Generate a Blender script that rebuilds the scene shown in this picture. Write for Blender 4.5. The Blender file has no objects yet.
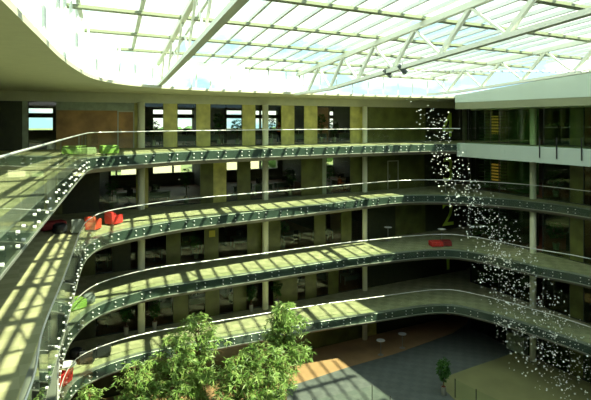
import bpy, bmesh, math, random
from mathutils import Vector, Matrix
R = random.Random(7)
sc = bpy.context.scene
COL = sc.collection

# ------------------------------------------------------------ camera
EYE = 17.7
F = 520.0
cam_d = bpy.data.cameras.new('camera'); cam = bpy.data.objects.new('camera', cam_d); COL.objects.link(cam)
cam.location = (0, 0, EYE); cam.rotation_euler = (math.radians(90), 0, 0)
cam_d.sensor_width = 36; cam_d.lens = 36 * F / 591.0; cam_d.shift_y = -78.0 / 591.0
cam_d.clip_start = 0.05; cam_d.clip_end = 3000
sc.camera = cam
sc.view_settings.view_transform = 'Standard'; sc.view_settings.look = 'None'
sc.view_settings.gamma = 1; sc.view_settings.use_curve_mapping = False
sc.view_settings.exposure = 0.42

# ------------------------------------------------------------ sky and sun
w = bpy.data.worlds.new('world'); sc.world = w; w.use_nodes = True
nt = w.node_tree; nt.nodes.clear()
out = nt.nodes.new('ShaderNodeOutputWorld'); bg = nt.nodes.new('ShaderNodeBackground')
tc = nt.nodes.new('ShaderNodeTexCoord'); mp = nt.nodes.new('ShaderNodeMapping'); mp.inputs['Scale'].default_value = (2.2, 3.0, 6)
nz = nt.nodes.new('ShaderNodeTexNoise'); nz.inputs['Scale'].default_value = 2.0; nz.inputs['Detail'].default_value = 6
rp = nt.nodes.new('ShaderNodeValToRGB')
rp.color_ramp.elements[0].position = 0.42; rp.color_ramp.elements[0].color = (0.38, 0.62, 0.78, 1)
rp.color_ramp.elements[1].position = 0.52; rp.color_ramp.elements[1].color = (1, 1, 1, 1)
nt.links.new(tc.outputs['Generated'], mp.inputs[0]); nt.links.new(mp.outputs[0], nz.inputs['Vector'])
nt.links.new(nz.outputs['Fac'], rp.inputs[0]); nt.links.new(rp.outputs[0], bg.inputs['Color'])
bg.inputs['Strength'].default_value = 1.6
nt.links.new(bg.outputs[0], out.inputs[0])
sd = bpy.data.lights.new('sun', 'SUN'); sd.energy = 9.5; sd.angle = math.radians(0.6); sd.color = (1.0, 0.95, 0.74)
sun = bpy.data.objects.new('sun', sd); COL.objects.link(sun)
sun.rotation_euler = Vector((-0.76, 0.537, -1.0)).to_track_quat('-Z', 'Y').to_euler()
sun.location = (20, -10, 60)

# ------------------------------------------------------------ plan frame of the building
# u runs along the back wall to the right, v from the back wall into the atrium
CU, SU = 0.883, 0.469
def W(u, v, z=0.0): return Vector((13.5 + CU*u + SU*v, 46.5 + SU*u - CU*v, z))
def UV(X, Y): return ((X-13.5)*CU + (Y-46.5)*SU, (X-13.5)*SU - (Y-46.5)*CU)
ROT = math.atan2(SU, CU)            # rotation of something whose local +x follows the back wall
DX, DY = 0.335, -0.942              # roof trusses and glazing bars follow this direction
def ub(x, v0=0.0):                  # where the sight line through photo column x meets the plane v = v0
    r = (x-295.5)/F
    Y = (41.06-6.33-v0)/(CU - r*SU)
    return UV(r*Y, Y)[0]

# ------------------------------------------------------------ materials
def mat(name, col, rough=0.6, metal=0.0, var=0.0, scale=3.0, emit=None, spec=0.5):
    m = bpy.data.materials.new(name); m.use_nodes = True
    n = m.node_tree.nodes; b = n['Principled BSDF']; L = m.node_tree.links
    b.inputs['Base Color'].default_value = (*col, 1); b.inputs['Roughness'].default_value = rough
    b.inputs['Metallic'].default_value = metal; b.inputs['Specular IOR Level'].default_value = spec
    if var:
        t = n.new('ShaderNodeTexCoord'); z = n.new('ShaderNodeTexNoise'); z.inputs['Scale'].default_value = scale; z.inputs['Detail'].default_value = 4
        r = n.new('ShaderNodeValToRGB')
        r.color_ramp.elements[0].position = .3; r.color_ramp.elements[1].position = .7
        r.color_ramp.elements[0].color = (*[c*(1-var) for c in col], 1); r.color_ramp.elements[1].color = (*[min(1, c*(1+var)) for c in col], 1)
        L.new(t.outputs['Object'], z.inputs['Vector']); L.new(z.outputs['Fac'], r.inputs[0]); L.new(r.outputs[0], b.inputs['Base Color'])
    if emit:
        b.inputs['Emission Color'].default_value = (*emit[0], 1); b.inputs['Emission Strength'].default_value = emit[1]
    return m
def tiles(name, c1, c2, size=1.0, rough=0.7, line=None):
    m = bpy.data.materials.new(name); m.use_nodes = True
    n = m.node_tree.nodes; b = n['Principled BSDF']; L = m.node_tree.links
    t = n.new('ShaderNodeTexCoord'); mpp = n.new('ShaderNodeMapping'); mpp.inputs['Rotation'].default_value = (0, 0, -ROT)
    ck = n.new('ShaderNodeTexChecker'); ck.inputs['Scale'].default_value = 1.0/size
    ck.inputs['Color1'].default_value = (*c1, 1); ck.inputs['Color2'].default_value = (*c2, 1)
    z = n.new('ShaderNodeTexNoise'); z.inputs['Scale'].default_value = 1.3; z.inputs['Detail'].default_value = 5
    mx = n.new('ShaderNodeMix'); mx.data_type = 'RGBA'; mx.blend_type = 'MULTIPLY'; mx.inputs[0].default_value = 0.45
    L.new(t.outputs['Object'], mpp.inputs[0]); L.new(mpp.outputs[0], ck.inputs['Vector']); L.new(t.outputs['Object'], z.inputs['Vector'])
    L.new(ck.outputs['Color'], mx.inputs[6]); L.new(z.outputs['Fac'], mx.inputs[7]); L.new(mx.outputs[2], b.inputs['Base Color'])
    b.inputs['Roughness'].default_value = rough
    return m
def glass(name, tint, refl=1.0, rough=0.02):
    m = bpy.data.materials.new(name); m.use_nodes = True
    n = m.node_tree.nodes; L = m.node_tree.links; n.clear()
    o = n.new('ShaderNodeOutputMaterial'); mx = n.new('ShaderNodeMixShader')
    tr = n.new('ShaderNodeBsdfTransparent'); tr.inputs[0].default_value = (*tint, 1)
    gl = n.new('ShaderNodeBsdfGlossy'); gl.inputs['Roughness'].default_value = rough
    fr = n.new('ShaderNodeFresnel'); ge = n.new('ShaderNodeNewGeometry'); io = n.new('ShaderNodeMapRange')   # thin sheet: same reflection from both sides
    io.inputs['To Min'].default_value = 1.5; io.inputs['To Max'].default_value = 1/1.5
    L.new(ge.outputs['Backfacing'], io.inputs['Value']); L.new(io.outputs[0], fr.inputs[0])
    mu = n.new('ShaderNodeMath'); mu.operation = 'MULTIPLY'; mu.inputs[1].default_value = refl
    L.new(fr.outputs[0], mu.inputs[0]); L.new(mu.outputs[0], mx.inputs[0]); L.new(tr.outputs[0], mx.inputs[1]); L.new(gl.outputs[0], mx.inputs[2])
    L.new(mx.outputs[0], o.inputs[0])
    return m
def leafmat(name, col, col2):
    m = bpy.data.materials.new(name); m.use_nodes = True
    n = m.node_tree.nodes; L = m.node_tree.links; n.clear()
    o = n.new('ShaderNodeOutputMaterial'); mx = n.new('ShaderNodeMixShader'); mx.inputs[0].default_value = .35
    d = n.new('ShaderNodeBsdfPrincipled'); d.inputs['Roughness'].default_value = .45; t = n.new('ShaderNodeBsdfTranslucent')
    tcc = n.new('ShaderNodeTexCoord'); z = n.new('ShaderNodeTexNoise'); z.inputs['Scale'].default_value = 2.5
    r = n.new('ShaderNodeValToRGB'); r.color_ramp.elements[0].position = .35; r.color_ramp.elements[1].position = .65
    r.color_ramp.elements[0].color = (*col, 1); r.color_ramp.elements[1].color = (*col2, 1)
    L.new(tcc.outputs['Object'], z.inputs['Vector']); L.new(z.outputs['Fac'], r.inputs[0])
    L.new(r.outputs[0], d.inputs['Base Color']); L.new(r.outputs[0], t.inputs[0])
    L.new(d.outputs[0], mx.inputs[1]); L.new(t.outputs[0], mx.inputs[2]); L.new(mx.outputs[0], o.inputs[0])
    return m

M = dict(
    deck=tiles('gallery_carpet', (0.51, 0.51, 0.29), (0.42, 0.43, 0.235), 0.6),
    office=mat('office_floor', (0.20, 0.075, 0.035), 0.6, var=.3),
    header=mat('olive_header', (0.22, 0.24, 0.14), 0.7),
    greenwall=mat('green_room_wall', (0.09, 0.20, 0.07), 0.7, var=.3, scale=.8),
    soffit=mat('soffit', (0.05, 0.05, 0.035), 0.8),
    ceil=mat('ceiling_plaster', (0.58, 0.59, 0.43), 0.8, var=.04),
    fascia=mat('green_fascia', (0.040, 0.060, 0.050), 0.35, 0.0, var=.12, scale=1.2),
    lip=mat('steel_lip', (0.30, 0.32, 0.27), 0.45, 0.4),
    under=mat('grey_underplate', (0.14, 0.13, 0.11), 0.5, 0.2),
    white=mat('white_paint', (0.66, 0.72, 0.60), 0.5),
    upstand=mat('pale_upstand', (0.50, 0.60, 0.52), 0.6),
    beam=mat('pale_beam', (0.40, 0.48, 0.42), 0.6),
    column=mat('column_paint', (0.84, 0.86, 0.64), 0.55),
    truss=mat('truss_paint', (0.82, 0.86, 0.74), 0.45),
    purlin=mat('purlin_paint', (0.24, 0.28, 0.18), 0.5),
    bar=mat('glazing_bar', (0.82, 0.88, 0.82), 0.5),
    roofglass=glass('roof_glass', (0.92, 1.0, 0.88), .6),
    railglass=glass('balustrade_glass', (0.87, 0.94, 0.87), 1.2),
    wallglass=glass('office_glass', (0.85, 0.92, 0.80), .65),
    screen=glass('screen_glass', (0.66, 0.82, 0.64), .8),
    rail=mat('steel_handrail', (0.80, 0.82, 0.78), 0.3, 0.5),
    bolt=mat('steel_bolt', (0.95, 0.97, 0.95), 0.25, 0.3),
    wood=mat('wood_panel', (0.36, 0.20, 0.05), 0.5, var=.35, scale=1.2),
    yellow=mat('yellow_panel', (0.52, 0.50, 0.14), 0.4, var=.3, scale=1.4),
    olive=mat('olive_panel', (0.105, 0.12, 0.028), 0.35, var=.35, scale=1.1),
    palegreen=mat('pale_green_panel', (0.30, 0.36, 0.24), 0.45, var=.15),
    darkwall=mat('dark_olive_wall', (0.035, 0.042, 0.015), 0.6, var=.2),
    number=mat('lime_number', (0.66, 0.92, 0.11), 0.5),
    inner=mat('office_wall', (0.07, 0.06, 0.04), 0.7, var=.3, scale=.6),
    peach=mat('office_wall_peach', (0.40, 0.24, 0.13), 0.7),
    outer=mat('outer_wall', (0.20, 0.20, 0.16), 0.8),
    frame=mat('dark_frame', (0.04, 0.045, 0.035), 0.4),
    pale_frame=mat('pale_frame', (0.45, 0.46, 0.34), 0.4),
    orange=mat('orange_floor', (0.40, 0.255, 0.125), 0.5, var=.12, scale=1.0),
    slate=tiles('slate_floor', (0.165, 0.19, 0.17), (0.14, 0.165, 0.15), 0.5, 0.5),
    green_floor=mat('olive_floor', (0.25, 0.255, 0.11), 0.6, var=.1, scale=.7),
    red=mat('red_fabric', (0.62, 0.03, 0.025), 0.7), darkred=mat('dark_red_fabric', (0.22, 0.015, 0.015), 0.7),
    black=mat('black_fabric', (0.015, 0.018, 0.02), 0.6), grey=mat('grey_fabric', (0.16, 0.19, 0.18), 0.7),
    lime=mat('lime_fabric', (0.17, 0.30, 0.05), 0.7), palelime=mat('pale_lime_fabric', (0.24, 0.33, 0.15), 0.7),
    table=mat('white_laminate', (0.9, 0.92, 0.88), 0.3), steel=mat('steel', (0.4, 0.4, 0.38), 0.35, 0.8),
    desk=mat('desk_top', (0.22, 0.20, 0.14), 0.5), plastic=mat('black_plastic', (0.02, 0.02, 0.02), 0.4),
    paper=mat('paper', (0.6, 0.6, 0.52), 0.8), note=mat('yellow_paper', (0.55, 0.5, 0.08), 0.8),
    disc=mat('mirror_disc', (0.95, 0.98, 0.94), 0.35, 0.35), wire=mat('thin_wire', (0.3, 0.32, 0.3), 0.4, .5),
    pot=mat('planter', (0.30, 0.30, 0.24), 0.5), soil=mat('soil', (0.03, 0.02, 0.012), 0.9), pot_red=mat('soil_cover', (0.2, 0.05, 0.03), 0.9),
    bark=mat('bark', (0.16, 0.09, 0.04), 0.8, var=.3),
    leaf=leafmat('tree_leaves', (0.12, 0.25, 0.04), (0.33, 0.46, 0.13)),
    darkleaf=leafmat('plant_leaves', (0.04, 0.12, 0.02), (0.07, 0.19, 0.03)),
    skin=mat('skin', (0.45, 0.24, 0.15), 0.6), shirt=mat('white_shirt', (0.7, 0.7, 0.6), 0.8), redshirt=mat('rust_shirt', (0.45, 0.09, 0.04), 0.8), hair=mat('hair', (0.02, 0.012, 0.008), 0.7),
    roomfill=mat('room_fill_light', (1, .85, .6), 0.5, emit=((1, .78, .5), 5.0)),  # glow of the fill lights added to the rooms
    lamp=mat('downlight', (1, .7, .35), 0.5, emit=((1, .62, .25), 3.0)),
    blindlamp=mat('warm_strip_light', (1, .6, .2), 0.5, emit=((1, .45, .08), 0.22)),
    blind=mat('green_blind', (0.05, 0.10, 0.04), 0.5), limestrip=mat('lime_edge', (0.10, 0.36, 0.03), 0.4),
    terrain=mat('far_ground', (0.22, 0.26, 0.12), 0.9, var=.3, scale=.02), house=mat('house_wall', (0.6, 0.52, 0.42), 0.8), roof=mat('red_roof', (0.45, 0.16, 0.09), 0.8),
    farleaf=mat('far_trees', (0.10, 0.18, 0.07), 0.9, var=.3, scale=.2),
)

# ------------------------------------------------------------ mesh helpers
class MB:
    def __init__(s): s.v = []; s.f = []; s.mi = []; s.m = 0
    def add(s, vs, fs):
        b = len(s.v); s.v += [tuple(p) for p in vs]
        for f in fs: s.f.append([b+i for i in f]); s.mi.append(s.m)
        return s
    def hexa(s, p):   # p: 8 points, bottom 4 then top 4
        return s.add(p, [(0, 3, 2, 1), (4, 5, 6, 7), (0, 1, 5, 4), (1, 2, 6, 5), (2, 3, 7, 6), (3, 0, 4, 7)])
    def uvbox(s, u0, u1, v0, v1, z0, z1):
        return s.hexa([W(u0, v0, z0), W(u1, v0, z0), W(u1, v1, z0), W(u0, v1, z0), W(u0, v0, z1), W(u1, v0, z1), W(u1, v1, z1), W(u0, v1, z1)])
    def box(s, x0, x1, y0, y1, z0, z1):
        return s.hexa([(x0, y0, z0), (x1, y0, z0), (x1, y1, z0), (x0, y1, z0), (x0, y0, z1), (x1, y0, z1), (x1, y1, z1), (x0, y1, z1)])
    def bar(s, a, b, wd, ht):   # box section bar from a to b, wd sideways, ht upright
        a = Vector(a); b = Vector(b); d = (b-a).normalized()
        up = Vector((0, 0, 1)) if abs(d.z) < .98 else Vector((0, 1, 0))
        sx = d.cross(up).normalized(); uz = sx.cross(d).normalized()
        P = []
        for q in (a, b):
            for i, j in ((-1, -1), (1, -1), (1, 1), (-1, 1)): P.append(q + sx*i*wd/2 + uz*j*ht/2)
        return s.hexa(P)
    def tube(s, pts, r, n=8, cap=True):
        pts = [Vector(p) for p in pts]; rr = r if isinstance(r, (list, tuple)) else [r]*len(pts)
        V = []; Fs = []
        for i, p in enumerate(pts):
            d = (pts[min(i+1, len(pts)-1)] - pts[max(i-1, 0)]).normalized()
            a = d.cross(Vector((0, 0, 1))) if abs(d.z) < .95 else d.cross(Vector((0, 1, 0)))
            a.normalize(); b = d.cross(a)
            for k in range(n):
                t = 2*math.pi*k/n; V.append(p + (a*math.cos(t) + b*math.sin(t))*rr[i])
        for i in range(len(pts)-1):
            for k in range(n): Fs.append((i*n+k, i*n+(k+1) % n, (i+1)*n+(k+1) % n, (i+1)*n+k))
        if cap: Fs.append(tuple(range(n))[::-1]); Fs.append(tuple(range((len(pts)-1)*n, len(pts)*n)))
        return s.add(V, Fs)
    def lathe(s, prof, n=20, c=(0, 0, 0)):
        V = []; Fs = []
        for r, z in prof:
            for k in range(n):
                t = 2*math.pi*k/n; V.append((c[0]+r*math.cos(t), c[1]+r*math.sin(t), c[2]+z))
        for i in range(len(prof)-1):
            for k in range(n): Fs.append((i*n+k, i*n+(k+1) % n, (i+1)*n+(k+1) % n, (i+1)*n+k))
        Fs.append(tuple(range(n))[::-1]); Fs.append(tuple(range((len(prof)-1)*n, len(prof)*n)))
        return s.add(V, Fs)
    def build(s, name, m, parent=None, smooth=False, fix=True, bevel=0, sub=0):
        me = bpy.data.meshes.new(name); me.from_pydata(s.v, [], s.f)
        for q in (m if isinstance(m, (list, tuple)) else [m]): me.materials.append(q)
        if isinstance(m, (list, tuple)): me.polygons.foreach_set('material_index', s.mi)
        if fix:
            b = bmesh.new(); b.from_mesh(me); bmesh.ops.recalc_face_normals(b, faces=b.faces); b.to_mesh(me); b.free()
        if smooth: me.polygons.foreach_set('use_smooth', [True]*len(me.polygons))
        me.update()
        o = bpy.data.objects.new(name, me); COL.objects.link(o)
        if bevel:
            q = o.modifiers.new('bevel', 'BEVEL'); q.width = bevel; q.segments = 3
        if sub:
            q = o.modifiers.new('sub', 'SUBSURF'); q.levels = sub; q.render_levels = sub
        if parent: o.parent = parent
        return o
def tag(o, label=None, cat=None, group=None, kind=None):
    for k, v in (('label', label), ('category', cat), ('group', group), ('kind', kind)):
        if v: o[k] = v
    return o
def thing(name, label, cat, loc=(0, 0, 0), rz=0, group=None):
    o = bpy.data.objects.new(name, None); o.empty_display_size = .2; COL.objects.link(o)
    o.location = loc; o.rotation_euler = (0, 0, rz); tag(o, label, cat, group)
    return o
def struct(o): o['kind'] = 'structure'; return o
def copy_tree(o, parent=None):
    c = o.copy(); COL.objects.link(c)
    if parent: c.parent = parent
    for ch in list(o.children): copy_tree(ch, c)
    return c
def place(o, loc, rz, label, group=None):
    o.location = loc; o.rotation_euler = (0, 0, rz); o['label'] = label
    if group: o['group'] = group
    return o

# ------------------------------------------------------------ gallery plans
LEFT = [(-34.9, 33.2), (-34.9, 31), (-34.4, 28), (-33.85, 24.8), (-33.4, 22.2), (-32.72, 18.3)]
PLAN = {
    4: LEFT + [(-32.05, 14.5), (-31.45, 11.2), (-30.95, 8.9), (-30.2, 7.75), (-27.9, 6.5), (-24.6, 5.2), (-17.7, 4.4), (-12, 4.2), (-7, 4.3), (-4.6, 4.9), (-4.0, 5.9), (-4, 9), (-4, 20), (-4, 33.5)],
    3: LEFT + [(-32.1, 14.5), (-31.55, 11.2), (-31.0, 9.0), (-29.9, 7.0), (-27.4, 5.6), (-24.4, 4.7), (-17.5, 4.0), (-11, 3.2), (-7.5, 3.1), (-4.7, 4.3), (-2.5, 7), (-1.3, 9.8), (-.9, 13.2), (-1.0, 20), (-1, 33.5)],
    2: LEFT + [(-32.6, 14), (-32.2, 10.5), (-31.5, 7.9), (-30, 5.5), (-27, 4.1), (-24, 4.0), (-17.4, 3.9), (-11.9, 4.0), (-5.8, 4.9), (-3.9, 7), (-3.1, 11.5), (-2.3, 14.4), (-2.2, 20), (-2.2, 33.5)],
    1: LEFT + [(-32.6, 14), (-32.3, 9), (-31.4, 5.4), (-29.8, 4.0), (-27, 3.3), (-22.9, 3.5), (-16.2, 3.9), (-12.3, 4.4), (-6, 5.4), (-4.2, 7.9), (-3.3, 11.5), (-2.9, 15.1), (-2.8, 20), (-2.8, 33.5)],
}
def spline(P, step=0.45):
    Q = [P[0]] + list(P) + [P[-1]]; out = []
    for i in range(1, len(Q)-2):
        p0, p1, p2, p3 = Q[i-1], Q[i], Q[i+1], Q[i+2]
        n = max(1, int(math.dist(p1, p2)/.15))
        for k in range(n):
            t = k/n
            out.append(tuple(.5*((2*p1[a]) + (-p0[a]+p2[a])*t + (2*p0[a]-5*p1[a]+4*p2[a]-p3[a])*t*t + (-p0[a]+3*p1[a]-3*p2[a]+p3[a])*t**3) for a in (0, 1)))
    out.append(tuple(P[-1]))
    # resample evenly
    res = [out[0]]; acc = 0
    for a, b in zip(out, out[1:]):
        d = math.dist(a, b)
        while acc + d >= step:
            t = (step-acc)/d; a = (a[0]+(b[0]-a[0])*t, a[1]+(b[1]-a[1])*t); res.append(a); d = math.dist(a, b); acc = 0
        acc += d
    if math.dist(res[-1], out[-1]) > .1: res.append(out[-1])
    return res
def normals(C):
    N = []
    for i in range(len(C)):
        a = C[max(i-1, 0)]; b = C[min(i+1, len(C)-1)]; d = math.dist(a, b); N.append((-(b[1]-a[1])/d, (b[0]-a[0])/d))
    return N
PLAN[3][3] = (-33.68, 24.8)
PLAN[2][5] = (-32.9, 18.3)
EDGE = {k: spline(P) for k, P in PLAN.items()}
ZL = {4: 16.0, 3: 12.0, 2: 8.0, 1: 4.0, 0: 0.0}
RIM = [(-34.9, 33.2), (-34.9, 31), (-34.4, 28), (-33.85, 24.8), (-33.4, 22.2), (-32.72, 18.3), (-31.9, 14.5), (-30.9, 11.0), (-29.3, 8.2), (-26.8, 6.2), (-23.5, 5.0)] + PLAN[4][11:]
EDGE[5] = spline(RIM)
OUT = [(-46, -12), (12, -12), (12, 44), (-46, 44)]

def ring(name, hole, z1, z0, mats):
    """Slab between the outer walls and the atrium hole."""
    bm = bmesh.new()
    def loop(pts):
        vs = [bm.verts.new(W(u, v, 0)) for u, v in pts]
        for i in range(len(vs)): bm.edges.new((vs[i], vs[(i+1) % len(vs)]))
        return vs
    A = loop(OUT); B = loop(hole)
    bmesh.ops.triangle_fill(bm, use_beauty=True, edges=bm.edges[:])
    bm.verts.index_update(); V = [v.co.copy() for v in bm.verts]; T = [[v.index for v in f.verts] for f in bm.faces]
    hidx = [v.index for v in B]; oidx = [v.index for v in A]; bm.free()
    n = len(V); mb = MB()
    vs = [(p.x, p.y, z1) for p in V] + [(p.x, p.y, z0) for p in V]
    def upw(t, up):
        a, b, c = (vs[i] for i in t); cr = (b[0]-a[0])*(c[1]-a[1]) - (b[1]-a[1])*(c[0]-a[0])
        return list(t) if (cr > 0) == up else list(t)[::-1]
    mb.v = vs
    for t in T: mb.f.append(upw(t, True)); mb.mi.append(0)
    for t in T: mb.f.append([i+n for i in upw(t, False)]); mb.mi.append(1)
    for idx in (hidx, oidx):
        for i in range(len(idx)):
            a, b = idx[i], idx[(i+1) % len(idx)]; mb.f.append([a, b, b+n, a+n]); mb.mi.append(1)
    return struct(mb.build(name, mats, fix=False))
def hole_of(k):
    C = EDGE[k]; return C + [(-20, 34.3), (-32.9, 34.3)]
for k in (4, 3, 2, 1):
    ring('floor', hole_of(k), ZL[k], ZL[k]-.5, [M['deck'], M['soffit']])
# fascias swept along every gallery edge
def sweep(name, C, prof, z, m, i0=0, i1=None):
    i1 = len(C) if i1 is None else i1
    N = normals(C); mb = MB(); V = []; n = len(prof); Fs = []; MI = []
    for i in range(i0, i1):
        for o, h, _ in prof: V.append(W(C[i][0]+N[i][0]*o, C[i][1]+N[i][1]*o, z+h))
    for i in range(i1-i0-1):
        for k in range(n-1):
            Fs.append((i*n+k, i*n+k+1, (i+1)*n+k+1, (i+1)*n+k)); MI.append(prof[k][2])
    mb.add(V, Fs); mb.mi = MI
    return struct(mb.build(name, m, fix=False))
PROF = [(-.3, .004, 1), (.03, .004, 1), (.05, -.02, 0), (.05, -.50, 1), (.12, -.50, 1), (.12, -.55, 2), (-.22, -.78, 2), (-.7, -.78, 2), (-.7, -.49, 2)]
fas = [M['fascia'], M['lip'], M['under']]
cut4 = next(i for i, p in enumerate(EDGE[4]) if p[0] > -5.5 and p[1] < 7)
cut4e = next(i for i, p in enumerate(EDGE[4]) if p[0] > -4.15 and i > cut4)
sweep('trim_1', EDGE[4], PROF, ZL[4], fas, 0, cut4e+1)
for n_, k in ((2, 3), (3, 2), (4, 1)): sweep('trim_%d' % n_, EDGE[k], PROF, ZL[k], fas)
# pale edge beam carrying the glass screen on the right of level 4
sweep('trim_5', EDGE[4], [(-.5, .10, 0), (.10, .10, 0), (.10, -.93, 0), (-.5, -.93, 0)], ZL[4], [M['beam']], cut4e, None)

cut5e = next(i for i, p in enumerate(EDGE[5]) if p[0] > -4.15 and p[0] > -5 and p[1] < 12)
# ------------------------------------------------------------ ground floor
g = MB(); g.uvbox(-46, 12, -12, 44, -.3, 0); struct(g.build('floor', M['slate']))
def flatpoly(name, pts, z0, z1, m):
    mb = MB(); n = len(pts)
    vs = [(x, y, z0) for x, y in pts] + [(x, y, z1) for x, y in pts]
    mb.add(vs, [tuple(range(n, 2*n)), tuple(range(n))[::-1]] + [(i, (i+1) % n, n+(i+1) % n, n+i) for i in range(n)])
    return struct(mb.build(name, m))
w0 = W(-45.8, -.5); w1 = W(3.5, -.5)
flatpoly('floor', [(w0.x, w0.y), (-24, 15.8), (-8, 30.2), (.65, 35.5), (3.56, 37.4), (7.6, 39.7), (10.5, 41.7), (13.2, 43.6), (15.0, 45.6), (w1.x, w1.y)], 0, .012, M['orange'])
wr = W(11.5, 6); wq = W(11.5, 30)
flatpoly('floor', [(10.1, 33.3), (9.9, 34.2), (9.86, 34.9), (10.1, 35.5), (10.9, 36.4), (12.7, 37.5), (14.8, 38.7), (16.9, 40), (wr.x, wr.y), (wq.x, wq.y), (14, 24), (11.2, 31)], 0, .012, M['green_floor'])
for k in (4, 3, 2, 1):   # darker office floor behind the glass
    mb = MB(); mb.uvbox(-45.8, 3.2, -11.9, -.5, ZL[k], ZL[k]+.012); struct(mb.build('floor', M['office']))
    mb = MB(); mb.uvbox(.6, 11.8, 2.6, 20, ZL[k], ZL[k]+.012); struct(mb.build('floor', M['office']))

# ------------------------------------------------------------ outer walls, with window strips on the back
def wall_uv(name, u0, u1, v0, v1, z0, z1, m): 
    mb = MB(); mb.uvbox(u0, u1, v0, v1, z0, z1); return struct(mb.build(name, m))
wall_uv('wall_left', -46.4, -46, -12, 44, -.3, 20, M['outer'])
wall_uv('wall_right', 12, 12.4, -12, 44, -.3, 20, M['outer'])
wall_uv('wall_front', -46.4, 12.4, 44, 44.4, -.3, 20, M['outer'])
mb = MB()
strips = [(-.3, 13.1), (14.1, 14.4), (14.75, 17.05), (18.05, 18.42), (18.8, 20.0)]
for a, b in strips: mb.uvbox(-46.4, 12.4, -12.4, -12, a, b)
u = -44.9
k = 0
while u < 12:
    wd = .12 if k % 3 else 1.3
    for a, b in zip([s[1] for s in strips[:-1]], [s[0] for s in strips[1:]]): mb.uvbox(u, u+wd, -12.38, -12.02, a, b)
    u += wd + 1.75; k += 1
struct(mb.build('wall_back', M['outer']))

# ------------------------------------------------------------ back facade of each gallery: columns of panels and glass
# (photo column range, kind) measured on the facade plane
VF = -.45
FAC = {
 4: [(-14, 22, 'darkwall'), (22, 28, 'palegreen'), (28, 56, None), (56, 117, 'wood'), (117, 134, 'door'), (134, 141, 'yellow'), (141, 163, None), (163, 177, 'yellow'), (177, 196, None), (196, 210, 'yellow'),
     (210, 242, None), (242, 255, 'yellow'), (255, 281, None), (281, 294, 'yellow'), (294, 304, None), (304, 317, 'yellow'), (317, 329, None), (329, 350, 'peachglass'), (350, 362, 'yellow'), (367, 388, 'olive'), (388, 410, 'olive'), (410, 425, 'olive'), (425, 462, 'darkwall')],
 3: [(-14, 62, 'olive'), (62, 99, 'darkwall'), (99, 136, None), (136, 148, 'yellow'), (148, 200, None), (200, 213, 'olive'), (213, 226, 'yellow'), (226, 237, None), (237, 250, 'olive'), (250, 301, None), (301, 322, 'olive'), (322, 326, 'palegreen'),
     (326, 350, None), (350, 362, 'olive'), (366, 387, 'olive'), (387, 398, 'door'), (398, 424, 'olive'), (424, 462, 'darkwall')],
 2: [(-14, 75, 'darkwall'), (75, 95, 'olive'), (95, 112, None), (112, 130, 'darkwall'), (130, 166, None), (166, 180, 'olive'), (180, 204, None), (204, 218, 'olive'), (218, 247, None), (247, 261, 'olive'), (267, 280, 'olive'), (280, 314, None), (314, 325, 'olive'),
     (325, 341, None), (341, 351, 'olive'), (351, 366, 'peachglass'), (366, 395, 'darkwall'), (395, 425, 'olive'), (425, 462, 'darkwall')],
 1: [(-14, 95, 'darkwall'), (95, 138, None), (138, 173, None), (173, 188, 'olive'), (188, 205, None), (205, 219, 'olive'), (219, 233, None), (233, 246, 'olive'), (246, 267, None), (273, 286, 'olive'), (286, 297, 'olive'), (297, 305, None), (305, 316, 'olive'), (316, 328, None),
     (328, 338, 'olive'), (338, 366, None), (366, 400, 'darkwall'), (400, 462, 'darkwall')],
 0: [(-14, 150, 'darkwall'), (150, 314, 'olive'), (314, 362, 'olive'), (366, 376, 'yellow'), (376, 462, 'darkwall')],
}
wn = 2
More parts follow.
